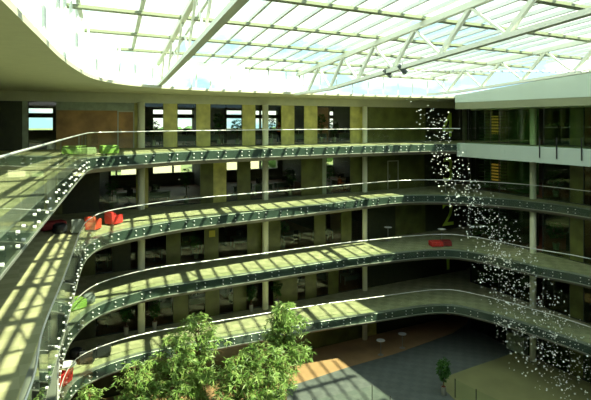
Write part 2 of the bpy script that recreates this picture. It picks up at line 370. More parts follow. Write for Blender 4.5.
for k, spans in FAC.items():
    z0 = ZL[k]; z1 = z0 + (2.95 if k == 4 else 3.25 if k else 3.25)
    ztop = z0 + (3.55 if k == 4 else 3.5)
    root = struct(bpy.data.objects.new('window_%d' % wn, None)); COL.objects.link(root); wn += 1
    # bulkhead above and mullions
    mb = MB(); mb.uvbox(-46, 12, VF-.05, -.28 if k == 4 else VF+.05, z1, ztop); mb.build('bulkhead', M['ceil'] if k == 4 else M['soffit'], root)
    fr = MB(); gl = MB()
    for a, b, kind in spans:
        ua, ubb = ub(a, VF), ub(b, VF)
        if kind in (None, 'peachglass'):
            gl.uvbox(ua, ubb, VF-.01, VF+.01, z0+.05, z1)
            fr.uvbox(ua-.03, ua+.03, VF-.04, VF+.04, z0, z1); fr.uvbox(ua, ubb, VF-.04, VF+.04, z0, z0+.08)
            if kind:
                mb = MB(); mb.uvbox(ua, ubb, VF-3.2, VF-3.1, z0+.01, z1); mb.build('partition', M['peach'], root)
        elif kind == 'door':
            mb = MB(); mb.uvbox(ua+.08, ubb-.08, VF-.03, VF+.03, z0+.02, z0+2.35); mb.build('door_leaf', M['olive'] if k != 4 else M['wood'], root)
            mb = MB(); mb.uvbox(ua, ua+.08, VF-.06, VF+.08, z0, z0+2.43); mb.uvbox(ubb-.08, ubb, VF-.06, VF+.08, z0, z0+2.43); mb.uvbox(ua, ubb, VF-.06, VF+.08, z0+2.35, z0+2.43)
            mb.build('door_frame', M['pale_frame'], root)
            mb = MB(); mb.bar(W(ua+.22, VF+.1, z0+.95), W(ua+.22, VF+.1, z0+1.25), .03, .03); mb.build('door_handle', M['steel'], root)
            mb = MB(); mb.uvbox(ua, ubb, VF-.03, VF+.03, z0+2.43, z1); mb.build('over_panel', M['palegreen'] if k == 4 else M['olive'], root)
        elif kind == 'wood':
            mb = MB(); mb.uvbox(ua, ubb, VF-.04, VF+.04, z0, z0+2.43); mb.build('wood_panel', M['wood'], root)
            mb = MB(); mb.uvbox(ua, ubb, VF-.04, VF+.03, z0+2.43, z1); mb.build('over_panel', M['palegreen'], root)
        else:
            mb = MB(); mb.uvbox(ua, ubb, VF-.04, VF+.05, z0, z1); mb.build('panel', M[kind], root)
    if fr.v: fr.build('mullions', M['frame'], root); gl.build('pane', M['wallglass'], root)
    # wall with the floor number, then a dark doorway, in the far corner
    mb = MB(); mb.uvbox(ub(462, VF), ub(466, VF), VF-.06, VF+.08, z0, z1); mb.build('doorway_frame', M['palegreen'] if k == 4 else M['frame'], root)
    mb = MB(); mb.uvbox(ub(466, VF), 12, VF-.5, VF-.4, z0, z1); mb.build('panel', M['darkwall'], root)
# floor numbers
for k, dw in ((4, 'four'), (3, 'three'), (2, 'two'), (1, 'one')):
    cu = bpy.data.curves.new('floor_number', 'FONT'); cu.body = str(k); cu.size = 3.05; cu.extrude = .015; cu.offset = .012; cu.align_x = 'CENTER'
    o = bpy.data.objects.new('floor_number', cu); COL.objects.link(o)
    o.location = W(ub(448, VF+.07), VF+.075, ZL[k]+.35); o.rotation_euler = (math.pi/2, 0, ROT)
    o.data.materials.append(M['number'])
    me = bpy.data.meshes.new_from_object(o.evaluated_get(bpy.context.evaluated_depsgraph_get())); mw = (o.location.copy(), o.rotation_euler.copy())
    bpy.data.objects.remove(o); o = bpy.data.objects.new('floor_number', me); COL.objects.link(o); o.location, o.rotation_euler = mw
    if k == 4:      # the open, straight stroked four
        u4, z4 = ub(448, VF+.07), 16.38; mb = MB()
        for du0, dz0, du1, dz1 in ((.28, 0, .28, 2.15), (-.62, .62, .28, 2.1), (-.66, .60, .62, .60)):
            a4, b4 = Vector((du0, 0, dz0)), Vector((du1, 0, dz1)); d4 = (b4-a4).normalized(); n4 = Vector((-d4.z, 0, d4.x))*.14
            q4 = [a4-n4, b4-n4, b4+n4, a4+n4]
            mb.hexa([W(u4+q.x, VF+.06, z4+q.z) for q in q4] + [W(u4+q.x, VF+.085, z4+q.z) for q in q4])
        bpy.data.objects.remove(o); o = mb.build('floor_number', M['number'])
    tag(o, 'large lime green numeral %s painted on the dark corner wall' % dw, 'floor number', 'numerals marking each level')
# office partitions deep behind the facade, right hand rooms
for k in (4, 3, 2, 1):
    for uu in (-37, -28.2, -19.6, -10.5, -4.5):
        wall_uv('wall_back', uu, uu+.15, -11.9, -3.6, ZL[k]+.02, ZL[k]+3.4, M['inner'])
# ------------------------------------------------------------ right facade (plane u = .45)
UF = .45
def vr(x, u0=UF):
    r = (x-295.5)/F; Y = (u0 + 13.5*CU + 46.5*SU)/(SU + r*CU); return UV(r*Y, Y)[1]
for k in (4, 3, 2, 1, 0):
    z0 = ZL[k]; z1 = z0+(2.7 if k == 4 else 3.3)
    root = struct(bpy.data.objects.new('window_%d' % wn, None)); COL.objects.link(root); wn += 1
    va, vb, vc, vd = vr(471), vr(531), vr(543), vr(640)
    gl = MB(); gl.uvbox(UF-.01, UF+.01, va, vb, z0+.05, z1); gl.uvbox(UF-.01, UF+.01, vc, vd, z0+.05, z1); gl.build('pane', M['screen'], root)
    fr = MB()
    for v_ in (va, (va+vb)/2, vb, vc, vr(570), vr(584)): fr.uvbox(UF-.04, UF+.04, v_-.03, v_+.03, z0, z1)
    fr.uvbox(UF-.04, UF+.04, va, vd, z0, z0+.07); fr.build('mullions', M['frame'], root)
    mb = MB(); mb.uvbox(UF-.06, UF+.1, vb, vb+.22, z0, z1); mb.build('lime_edge', M['limestrip'] if k >= 3 else M['olive'], root)
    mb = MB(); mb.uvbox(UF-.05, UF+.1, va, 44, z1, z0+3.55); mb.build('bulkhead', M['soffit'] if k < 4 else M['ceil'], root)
    mb = MB(); mb.uvbox(UF-.03, UF+.03, vr(570), vr(584), z0, z1); mb.build('panel', M['olive'], root)
    # horizontal blinds behind the first bay
    if k:
        mb = MB()
        for j in range(11): mb.uvbox(UF+.5, UF+.62, va+.4, va+3.2, z0+.25+j*.25, z0+.35+j*.25)
        mb.build('blind', M['blind'], root)
        if k >= 3:
            mb = MB(); mb.uvbox(UF+.9, UF+1.0, va+1.4, va+2.2, z0+.7, z0+2.2); mb.build('warm_light', M['blindlamp'], root)
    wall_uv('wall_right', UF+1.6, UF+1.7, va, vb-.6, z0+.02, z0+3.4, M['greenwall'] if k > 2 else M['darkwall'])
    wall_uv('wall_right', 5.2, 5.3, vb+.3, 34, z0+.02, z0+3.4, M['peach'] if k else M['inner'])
# ground floor pale cupboard wall by the right column
# ------------------------------------------------------------ columns
def column(u, v, r, label, ztop=18.98, square=False):
    mb = MB()
    p = W(u, v)
    mb.lathe([(r, 0), (r, ztop)], 24, (0, 0, 0))
    o = mb.build('column', M['column'], smooth=False); o.location = (p.x, p.y, 0)
    me = o.data
    for f in me.polygons: f.use_smooth = len(f.vertices) == 4
    tag(o, label, 'column', 'full height round columns')
cr = .23
column(-35.6, 0, cr, 'pale round column behind the dark wall at far left', 18.95)
column(-26.7, 0, cr, 'pale round column at the back left, beside the white framed door')
column(-17.8, 0, cr, 'pale round column in the middle of the back offices')
column(-8.9, 0, cr*.9, 'pale round column at the back, nearest the hanging discs')
column(-.1, 8.95, cr, 'pale round column on the right side beside the lime strip', 18.7)

# ------------------------------------------------------------ roof ring, bulkhead and rooflight
ring('ceiling', hole_of(5), 19.66, 19.55, [M['outer'], M['ceil']])
# rim lip in the soffit, left and back
sweep('trim_6', EDGE[5], [(-.15, .0, 0), (.03, .0, 0), (.03, .14, 0), (-.15, .14, 0)], 19.54, [M['ceil']], 0, cut5e+1)
# solid pale upstand on the right
sweep('trim_7', EDGE[5], [(-.6, 18.68, 0), (.03, 18.68, 0), (.03, 19.18, 0)], 0, [M['header']], cut5e-1, None)
o = sweep('trim_8', EDGE[5], [(.03, 19.18, 0), (.05, 19.2, 0), (.05, 20.7, 0), (-.3, 20.7, 0)], 0, [M['upstand']], cut5e-1, None)
for vtx in o.data.vertices:          # its top climbs away from the far corner
    if vtx.co.z > 20: vtx.co.z = min(20.75, 19.75 + .085*max(0, UV(vtx.co.x, vtx.co.y)[1]-5.0))
S2 = Vector((.07, 34.3))
def zroof(x, y): return 21.15 + .05*((x-S2.x)*DX + (y-S2.y)*DY)
HOLE = [W(u, v).xy for u, v in hole_of(5)]
def inside(x, y, P=HOLE):
    c = False; n = len(P)
    for i in range(n):
        a, b = P[i], P[i-1]
        if (a.y > y) != (b.y > y) and x < (b.x-a.x)*(y-a.y)/(b.y-a.y)+a.x: c = not c
    return c
def clip(px, py, dx, dy, lo, hi):
    t = lo; run = []
    while t < hi:
        if inside(px+dx*t, py+dy*t): run.append(t)
        t += .15
    return (run[0]-.25, run[-1]+.25) if run else None
root = struct(bpy.data.objects.new('window_1', None)); COL.objects.link(root)
mb = MB(); ext = [W(-35.5, 2.6), W(-2.8, 2.6), W(-2.8, 35.6), W(-35.5, 35.6)]
mb.add([(p.x, p.y, zroof(p.x, p.y)+.16) for p in ext], [(0, 1, 2, 3)]); mb.build('pane', M['roofglass'], root, fix=False)
PX, PY = .942, .335          # across the bars
mb = MB()
for i in range(-25, 34):
    px, py = S2.x + PX*i*1.05, S2.y + PY*i*1.05
    c = clip(px, py, DX, DY, -15, 45)
    left_bay = i < -8
    if left_bay and i % 2: continue          # wider spaced, broader bars left of the first truss
    if c:
        a = Vector((px+DX*c[0], py+DY*c[0])); b = Vector((px+DX*c[1], py+DY*c[1]))
        mb.bar((a.x, a.y, zroof(*a)+.06), (b.x, b.y, zroof(*b)+.06), .15 if left_bay else .10, .15)
mb.build('glazing_bars', M['bar'], root, fix=False)
# clerestory glazing between rim and rooflight, back and left
mb = MB(); gl = MB(); C = EDGE[5]
for i in range(0, cut5e):
    a = W(C[i][0], C[i][1]); b = W(C[i+1][0], C[i+1][1])
    gl.add([(a.x, a.y, 19.70), (b.x, b.y, 19.70), (b.x, b.y, zroof(b.x, b.y)), (a.x, a.y, zroof(a.x, a.y))], [(0, 1, 2, 3)])
    if i % 3 == 0: mb.bar((a.x, a.y, 19.68), (a.x, a.y, zroof(a.x, a.y)+.1), .07, .10)
gl.build('clerestory_pane', M['roofglass'], root, fix=False); mb.build('clerestory_bars', M['bar'], root, fix=False)
# roof beams across
ords = ['first', 'second', 'third', 'fourth', 'fifth', 'sixth', 'seventh', 'eighth', 'ninth', 'tenth', 'eleventh', 'twelfth']
for j, L in enumerate([.3, 3.7, 7.4, 11.1, 14.8, 18.5, 22.2, 25.9]):
    px, py = S2.x + DX*L, S2.y + DY*L
    c = clip(px, py, CU, SU, -45, 45)
    if not c: continue
    a = (px+CU*c[0], py+SU*c[0]); b = (px+CU*c[1], py+SU*c[1])
    mb = MB(); mb.bar((*a, zroof(*a)-.14), (*b, zroof(*b)-.14), .34, .11)
    tag(mb.build('roof_beam', M['purlin']), 'thin pale cross beam under the glass roof, %s from the far edge' % ords[j], 'roof beam', 'cross beams of the glass roof')

# ------------------------------------------------------------ roof trusses
def truss(sx, sy, label, zb0, lflat, slope, ztop, L1, web):
    t = thing('roof_truss', label, 'truss', (sx, sy, 0), 0, 'white roof trusses')
    def zb(L): return zb0 + max(0, L-lflat)*slope
    def P(L, z): return (DX*L, DY*L, z)
    mb = MB(); mb.bar(P(-.3, zb(0)), P(lflat, zb(lflat)), .24, .16); mb.bar(P(lflat, zb(lflat)), P(L1, zb(L1)), .24, .16); mb.build('bottom_chord', M['truss'], t)
    mb = MB(); mb.bar(P(.2, ztop), P(L1, ztop+.05*L1), .20, .22); mb.build('top_chord', M['truss'], t)
    L = .4; up = True; sp = 1.72; n = 0
    while L + sp < L1:
        a = P(L, ztop+.05*L-.08 if up else zb(L)+.06); b = P(L+sp, zb(L+sp)+.06 if up else ztop+.05*(L+sp)-.08)
        mb = MB(); mb.bar(a, b, (.13 if not up else .10)*web, (.16 if not up else .09)*web); mb.build('web_member', M['truss'], t)
        up = not up; L += sp; n += 1
    return t
truss(-7.95, 30.05, 'white roof truss above the left of the atrium, passing out at the top edge', 19.80, 2.5, .027, 21.06, 30, .62)
truss(.07, 34.3, 'long white roof truss rising across the middle of the glass roof', 19.55, 5.5, .058, 20.80, 31, 1)
truss(9.8, 37.9, 'white roof truss at the right, just above the pale upstand', 19.72, 3, .045, 21.0, 27, 1)
# cable track with small lamps between two trusses, and two spotlights
t = thing('light_track', 'row of small white lamps on a cable between the two right trusses', 'light track')
a, b = Vector((4.3, 22.3, 19.9)), Vector((14.3, 25.2, 20.15))
mb = MB(); mb.tube([a, b], .02, 6); mb.build('cable', M['truss'], t)
proto = None
for i in range(28):
    p = a.lerp(b, (i+.5)/28)
    if proto is None:
        mb = MB(); mb.lathe([(.03, -.06), (.06, -.03), (.06, .03), (.03, .06)], 8); proto = mb.build('lamp', M['bolt'], t); o = proto
    else: o = proto.copy(); COL.objects.link(o)
    o.location = p
for i, (L, lab) in enumerate(((12.0, 'small dark spotlight on the middle truss, the left one of two'), (13.2, 'small dark spotlight on the middle truss, the right one of two'))):
    p = Vector((.07+DX*L, 34.3+DY*L, 19.80 + (L-5.5)*.058-.02))
    t = thing('spotlight', lab, 'spotlight', p, .4*i, 'spotlights on the truss'); t.scale = (1.2, 1.2, 1.2)
    mb = MB(); mb.bar((0, 0, .02), (0, 0, -.22), .03, .03); mb.build('bracket', M['steel'], t)
    mb = MB(); mb.tube([(-.16, 0, -.12), (.0, .0, -.26), (.14, .02, -.36)], [.07, .08, .10], 12); mb.build('lamp_housing', M['grey'], t)

# ------------------------------------------------------------ glass balustrades with bolts
bolt_me = None
def arc(C):
    s = [0]
    for a, b in zip(C, C[1:]): s.append(s[-1]+math.dist(a, b))
    return s
def at_len(C, S, d):
    for i in range(len(S)-1):
        if S[i+1] >= d:
            t = (d-S[i])/(S[i+1]-S[i]); return (C[i][0]+(C[i+1][0]-C[i][0])*t, C[i][1]+(C[i+1][1]-C[i][1])*t)
    return C[-1]
bm_ = MB(); bm_.tube([(0, -.03, 0), (0, .03, 0)], .031, 10); bolt_proto = bm_.build('bolt', M['bolt']); bolt_data = bolt_proto.data; bpy.data.objects.remove(bolt_proto)
def balustrade(k, d0, d1, label, side):
    C = EDGE[k]; S = arc(C); z = ZL[k]
    off = [(p[0]+n[0]*.11, p[1]+n[1]*.11) for p, n in zip(C, normals(C))]; SO = arc(off)
    t = thing('glass_balustrade', label, 'balustrade', (0, 0, 0), 0, 'glass balustrades along the galleries')
    n = max(1, round((d1-d0)/1.65)); st = (d1-d0)/n
    pts = []
    m_ = int((d1-d0)/.4)
    for i in range(m_+1):
        p = at_len(off, SO, d0+(d1-d0)*i/m_); pts.append(W(p[0], p[1], z+1.2))
    mb = MB(); mb.tube(pts, .025, 8); mb.build('handrail', M['rail'], t, smooth=True)
    for i in range(n):
        a = at_len(off, SO, d0+st*i+.012); m0 = at_len(off, SO, d0+st*(i+.5)); b = at_len(off, SO, d0+st*(i+1)-.012)
        mb = MB()
        dd = math.dist(a, b); nu = (-(b[1]-a[1])/dd, (b[0]-a[0])/dd)
        mb.add([W(a[0], a[1], z-.50), W(b[0], b[1], z-.50), W(b[0], b[1], z+1.17), W(a[0], a[1], z+1.17)], [(0, 1, 2, 3)])
        pn = mb.build('glass_panel', M['railglass'], t, fix=False)
        nw = (W(nu[0], nu[1]) - W(0, 0)); ang = math.atan2(nw.y, nw.x) - math.pi/2
        for tt in (.25/st, 1-.25/st):
            for hz in (-.13, -.37):
                o = bpy.data.objects.new('bolt', bolt_data); COL.objects.link(o); o.parent = pn
                o.location = W(a[0]+(b[0]-a[0])*tt, a[1]+(b[1]-a[1])*tt, z+hz); o.rotation_euler = (0, 0, ang)
def dist_at(k, test):
    C = EDGE[k]; S = arc(C)
    for i, p in enumerate(C):
        if test(p): return S[i]
    return S[-1]
nm = {4: 'marked four', 3: 'marked three', 2: 'marked two', 1: 'marked one'}
for k in (4, 3, 2, 1):
    dl0 = dist_at(k, lambda p: p[1] < 31.5); dl = dist_at(k, lambda p: p[0] > -30.6 and p[1] < 9)
    dr = dist_at(k, lambda p: p[0] > (-4.3 if k == 4 else -4.6)); de = dist_at(k, lambda p: p[0] > -5 and p[1] > 19)
    balustrade(k, dl0, dl, 'glass balustrade with steel bolts along the left gallery of the level %s' % nm[k], 'left')
    balustrade(k, dl, dr, 'glass balustrade with steel bolts along the back gallery of the level %s' % nm[k], 'back')
    if k < 4: balustrade(k, dr, de, 'glass balustrade with steel bolts along the right gallery of the level %s' % nm[k], 'right')
# glass screen over the pale beam on level 4, right
t = thing('glass_screen', 'tall dark glass screen standing on the pale beam, top right', 'glass screen')
v_ = 6.0; i = 0
while v_ < 22:
    mb = MB(); a = W(-3.95, v_+.01, 16.1); b = W(-3.95, v_+1.99, 16.1)
    mb.add([a, b, (b.x, b.y, 18.72), (a.x, a.y, 18.72)], [(0, 1, 2, 3)]); mb.build('glass_panel', M['screen'], t, fix=False); v_ += 2
for i, v_ in enumerate((vr(540, -4.12), vr(557, -4.12), vr(582, -4.12))):
    mb = MB(); mb.bar(W(-4.16, v_, 15.4), W(-4.16, v_, 16.75), .06, .05); 
    tag(mb.build('black_rod', M['plastic']), 'short black upright rod fixed to the pale beam, %s from the left' % ords[i], 'rod', 'black rods on the pale beam')

# ------------------------------------------------------------ furniture builders
def P3(x, y, Y): return Vector(((x-295.5)/F*Y, Y, EYE-(y-122)/F*Y))
def onlevel(x, y, k):       # point on the floor of level k seen at photo position x, y
    h = EYE-ZL[k]; Y = h*F/(y-122); return Vector(((x-295.5)/F*Y, Y, ZL[k]+.005))
def poseur(loc, label, h=1.12, r=.32):
    t = thing('bar_table', label, 'table', loc, 0, 'white round bar tables')
    mb = MB(); mb.lathe([(r-.01, h-.03), (r, h-.02), (r, h-.005), (r-.01, h)], 28); mb.build('table_top', M['table'], t)
    mb = MB(); mb.lathe([(.028, .02), (.028, h-.03)], 12); mb.build('pole', M['steel'], t)
    mb = MB(); mb.lathe([(.22, 0), (.22, .012), (.05, .03), (.03, .035)], 24); mb.build('base', M['steel'], t)
    return t
def armchair(loc, rz, m, label, group='lounge armchairs', w_=.75):
    t = thing('armchair', label, 'armchair', loc, rz, group)
    a = w_/2
    mb = MB(); mb.box(-a+.1, a-.1, -.36, .25, .2, .44); mb.build('seat', m, t, bevel=.05)
    mb = MB(); mb.hexa([(-a, .2, .08), (a, .2, .08), (a, .38, .08), (-a, .38, .08), (-a, .30, .78), (a, .30, .78), (a, .46, .78), (-a, .46, .78)]); mb.build('backrest', m, t, bevel=.05)
    for s in (-1, 1):
        mb = MB(); mb.box(s*a-(.12 if s > 0 else 0), s*a+(.12 if s < 0 else 0), -.38, .3, .08, .58); mb.build('armrest', m, t, bevel=.04)
        for y in (-.3, .28):
            mb = MB(); mb.box(s*(a-.08)-.02, s*(a-.08)+.02, y-.02, y+.02, 0, .1); mb.build('leg', M['steel'], t)
    return t
def ottoman(loc, rz, m, label, sx=.5, sy=.4, h=.42, name='ottoman'):
    t = thing(name, label, 'ottoman', loc, rz)
    mb = MB(); mb.box(-sx, sx, -sy, sy, .06, h-.1); mb.build('base', m, t, bevel=.04)
    mb = MB(); mb.box(-sx*.99, sx*.99, -sy*.99, sy*.99, h-.12, h); mb.build('cushion', m, t, bevel=.05)
    for i in (-1, 1):
        for j in (-1, 1):
            mb = MB(); mb.box(i*(sx-.1)-.025, i*(sx-.1)+.025, j*(sy-.1)-.025, j*(sy-.1)+.025, 0, .08); mb.build('leg', M['steel'], t)
    return t
def pouf(loc, m, label, r=.42, h=.5):
    mb = MB(); mb.lathe([(r*.7, 0), (r*.95, .06), (r, h*.5), (r*.93, h*.85), (r*.6, h), (.02, h*1.02)], 24)
    o = mb.build('pouf', m, smooth=True); o.location = loc; return tag(o, label, 'pouf')

# level 3, left corner
a = armchair(W(-29.1, 4.5, 12.005), ROT+2.2, M['red'], 'bright red armchair on the level marked three, right of the orange red one', w_=.62)
a = armchair(W(-30.3, 5.6, 12.005), ROT+2.6, mat('rust_fabric', (.58, .06, .025), .7), 'orange red armchair on the level marked three, by the curved glass', w_=.58)
a = armchair(W(-31.1, 6.0, 12.005), ROT+3.0, M['grey'], 'grey armchair on the level marked three, left of the orange red one', w_=.58)
ottoman(W(-32.2, 4.5, 12.005), ROT+.3, M['darkred'], 'long dark red bench on the level marked three, behind the left glass', .62, .36, .45, 'bench')
pouf(W(-31.9, 5.5, 12.005), M['black'], 'black pouf beside the dark red bench on the level marked three', .36, .5)
# level 2 left corner
ottoman(onlevel(74, 309, 2), ROT+.4, M['lime'], 'lime green ottoman on the level marked two, by the left glass', .5, .42, .5)
pouf(onlevel(89, 303, 2), M['grey'], 'grey pouf beside the lime green ottoman', .32, .5)
pouf(onlevel(70, 294, 2), M['red'], 'small red pouf behind the lime green ottoman', .28, .5)
# level 1 left corner
armchair(onlevel(66, 385, 1)+Vector((-.25, 0, 0)), ROT-2.2, M['red'], 'red armchair on the level marked one, beside the white table', w_=.85)
poseur(W(-31.5, 4.4, 4.005), 'white round table behind the red armchair, lower left', .72, .48)
armchair(onlevel(88, 362, 1), ROT+2.8, M['black'], 'black armchair on the level marked one, left of its twin')
armchair(onlevel(104, 355.5, 1), ROT+2.9, M['black'], 'black armchair on the level marked one, right of its twin')
pouf(onlevel(76, 357, 1), M['black'], 'black pouf left of the two black armchairs', .36, .5)
# level 4 left corner
ottoman(onlevel(109, 154.5, 4), ROT+.1, M['lime'], 'bright green ottoman at the left corner of the top gallery', .42, .4, .48)
ottoman(onlevel(84, 155.5, 4), ROT-.3, M['palelime'], 'pale green bench left of the bright green ottoman', .55, .3, .4, 'bench')
# level 2, far corner, sofas and bar tables
ottoman(onlevel(436.5, 247, 2)+Vector((0, .2, 0)), .1, M['red'], 'bright red low bench, left one of the pair, level marked two', .47, .4, .42, 'bench')
ottoman(onlevel(446.5, 246.5, 2)+Vector((0, .25, 0)), -.1, M['darkred'], 'dark red low bench, right one of the pair, level marked two', .42, .38, .42, 'bench')
def bar_on(x, ytop, k, lab, h=1.12):
    hh = EYE-ZL[k]-h; Y = hh*F/(ytop-122); poseur(Vector(((x-295.5)/F*Y, Y, ZL[k]+.015)), lab, h)
bar_on(441.8, 229, 2, 'white bar table behind the red benches')
bar_on(445.7, 180, 3, 'white bar table in front of the numeral three')
bar_on(388, 227.2, 2, 'white bar table left of the red benches, near the rail')
bar_on(380.7, 340.3, 0, 'white bar table on the orange floor, left one of two')
bar_on(402.3, 333.8, 0, 'white bar table on the orange floor, right one of two')

# ------------------------------------------------------------ plants
def leaf_fan(mb, c, n, ln, wd, r, droop=.35, spread=1.0):
    for i in range(n):
        t = r.uniform(0, 6.283); e = r.uniform(-.6, .5)*spread
        d = Vector((math.cos(t)*math.cos(e), math.sin(t)*math.cos(e), math.sin(e)))
        l = ln*r.uniform(.6, 1.15); s = d.cross(Vector((0, 0, 1))).normalized()
        s = (s + Vector((0, 0, r.uniform(-.6, .6)))).normalized()*wd*r.uniform(.7, 1.2)
        m1 = c + d*l*.5 + Vector((0, 0, -droop*l*.15)); tip = c + d*l + Vector((0, 0, -droop*l*.7))
        mb.add([c, m1+s, tip, m1-s], [(0, 1, 2, 3)])
def tree(loc, H, crown, label, seed, nfan=420, stems=3, leafm='leaf', ln=.34, wd=.035):
    r = random.Random(seed)
    t = thing('bamboo_tree', label, 'tree', loc, 0, 'leafy trees growing on the ground floor')
    tr = MB(); lf = MB(); br = MB()
    mb = MB(); mb.lathe([(.42, 0), (.5, .6), (.46, .62), (.44, .55), (.02, .54)], 20); mb.build('planter', M['pot'], t, smooth=False)
    anchors = []
    for s in range(stems):
        a = r.uniform(0, 6.28); q = r.uniform(.1, .25); p = Vector((math.cos(a)*q, math.sin(a)*q, .5)); pts = [p.copy()]
        lean = Vector((r.uniform(-.5, .5), r.uniform(-.5, .5), 0))*crown*.16
        n = 9; hh = (H-.5)*(1 if s == 0 else r.uniform(.72, .95))
        for i in range(1, n+1):
            p = pts[0] + Vector((0, 0, hh*i/n)) + lean*(i/n)**1.3 + Vector((r.uniform(-.06, .06), r.uniform(-.06, .06), 0)); pts.append(p)
        tr.tube(pts, [.075*(1-i/(n+1.5)) for i in range(n+1)], 7)
        anchors.append(pts)
    nb = 26*stems
    for b in range(nb):
        pts = anchors[b % stems]; f = r.uniform(.33, 1.0)**.8; i = min(len(pts)-2, int(f*(len(pts)-1))); base = pts[i].lerp(pts[i+1], r.random())
        fr = base.z/H; rad = crown*(math.sin(min(1, max(.12, (fr-.22)/.78))*math.pi*.86)+.22)*r.uniform(.35, 1)
        a = r.uniform(0, 6.28); tip = base + Vector((math.cos(a)*rad, math.sin(a)*rad, rad*r.uniform(.05, .55)))
        if tip.z > H: tip.z = H
        mid = base.lerp(tip, .5) + Vector((0, 0, rad*.18)); end = tip + Vector((0, 0, -rad*.12))
        br.tube([base, mid, end], [.02, .014, .006], 5)
        for q in range(max(3, nfan//nb)):
            f2 = r.uniform(.3, 1.05); c = (base.lerp(mid, f2*2) if f2 < .5 else mid.lerp(end, (f2-.5)*2)) + Vector([r.gauss(0, .13) for _ in range(3)])
            leaf_fan(lf, c, r.randint(6, 9), ln, wd, r)
    tr.build('trunk', M['bark'], t, smooth=True); br.build('branches', M['bark'], t, smooth=True); lf.build('foliage', M[leafm], t, fix=False)
    return t
def gtree(x, ytop, Y, crown, label, seed, **kw):
    H = EYE-(ytop-122)/F*Y
    tree(((x-295.5)/F*Y, Y, .015), H, crown, label, seed, **kw)
gtree(285, 305, 29.0, 1.2, 'tallest leafy tree, its light green top reaching the gallery marked 1', 3, nfan=760)
gtree(266, 343, 27.5, 1.5, 'leafy tree filling the gap left of the tallest one', 5, nfan=620)
gtree(236, 360, 26.6, 1.35, 'lower leafy tree between the two tall crowns', 8, nfan=520)
gtree(200, 321, 28.6, 1.35, 'second tallest leafy tree, left of centre', 11, nfan=640)
gtree(172, 337, 27.6, 1.25, 'leafy tree just left of the second tallest crown', 14, nfan=560)
gtree(138, 366, 27.0, 1.15, 'low leafy tree in front of the curved lower gallery', 17, nfan=440)
gtree(92, 388, 27.6, .8, 'lowest leafy tree at the bottom left, only its tip showing', 19, nfan=260)

def potplant(loc, H, cr_, label, seed, rp=.22, hp=.5, n=110, name='potted_plant'):
    r = random.Random(seed)
    t = thing(name, label, 'potted plant', loc, 0, 'potted plants')
    mb = MB(); mb.lathe([(rp*.8, 0), (rp, hp), (rp*.9, hp), (rp*.88, hp-.05), (.02, hp-.05)], 18); mb.build('pot', M['pot'], t)
    mb = MB(); mb.lathe([(rp*.86, hp-.06), (rp*.84, hp-.02), (.02, hp-.01)], 14); mb.build('soil', M['pot_red'], t)
    mb = MB(); mb.tube([(0, 0, hp-.05), (.02, 0, H*.5), (0, .02, H*.75)], [.03, .025, .012], 7); mb.build('stem', M['bark'], t)
    lf = MB(); zc = hp + (H-hp)*.62; hz = (H-hp)*.42
    for i in range(n):
        while True:
            q = Vector([r.uniform(-1, 1) for _ in range(3)])
            if q.length < 1: break
        leaf_fan(lf, Vector((q.x*cr_, q.y*cr_, zc+q.z*hz)), 6, .2, .045, r)
    lf.build('foliage', M['darkleaf'], t, fix=False)
    return t
potplant((9.6, 33.7, .015), 2.35, .42, 'round potted tree on the dark floor by the olive area', 31, .17, .55, 150, 'potted_tree')
for i, (x, lab) in enumerate(((126, 'potted plant behind the lower left gallery glass, leftmost of its row'), (154.5, 'potted plant right of the left column on the level marked one'), (251, 'potted plant left of the middle column on the level marked one'), (277, 'potted plant right of the middle column on the level marked one'))):
    potplant(W(ub(x, .0), .0, 4.005), 1.9, .4, lab, 40+i, .16, .5, 60)
potplant(W(2.3, vr(556, 2.3), 8.02), 2.0, .75, 'bushy dark plant in the right hand room on the level marked two', 51, .25, .5, 120)
potplant(W(2.3, vr(556, 2.3), 12.02), 2.0, .75, 'bushy dark plant in the right hand room on the level marked three', 52, .25, .5, 120)

for i, (x, k) in enumerate(((153, 4), (205, 4), (219, 4), (237, 4), (271, 4), (321, 4), (334, 4), (112, 3), (186, 3), (243, 3), (290, 3), (329, 3), (196, 2), (283, 2), (346, 2))):
    potplant(W(ub(x, -1.1), -1.1, ZL[k]+.02), 1.9 + .25*(i % 3), .42, 'dark leafy pot plant behind the glass, level %s, %s from the top left' % (nm[k], ['first', 'second', 'third', 'fourth', 'fifth', 'sixth', 'seventh', 'eighth', 'ninth', 'tenth', 'eleventh', 'twelfth', 'thirteenth', 'fourteenth', 'fifteenth', 'last'][i]), 70+i, .18, .45, 70)
# ------------------------------------------------------------ offices: desks, screens, chairs
def make_desk():
    t = thing('office_desk', 'x', 'desk')
    mb = MB(); mb.box(-.8, .8, -.4, .4, .70, .74); mb.build('desk_top', M['desk'], t)
    for i in (-1, 1):
        for j in (-1, 1):
            mb = MB(); mb.box(i*.74-.025, i*.74+.025, j*.34-.025, j*.34+.025, 0, .70); mb.build('leg', M['steel'], t)
    mb = MB(); mb.box(-.72, .72, .33, .35, .3, .68); mb.build('modesty_panel', M['grey'], t)
    return t
def make_monitor():
    t = thing('computer_monitor', 'x', 'monitor')
    mb = MB(); mb.box(-.26, .26, -.02, .02, .14, .48); mb.build('screen', M['plastic'], t, bevel=.008)
    mb = MB(); mb.box(-.02, .02, .02, .05, .01, .3); mb.build('neck', M['steel'], t)
    mb = MB(); mb.box(-.12, .12, -.08, .1, 0, .015); mb.build('base', M['plastic'], t)
    return t
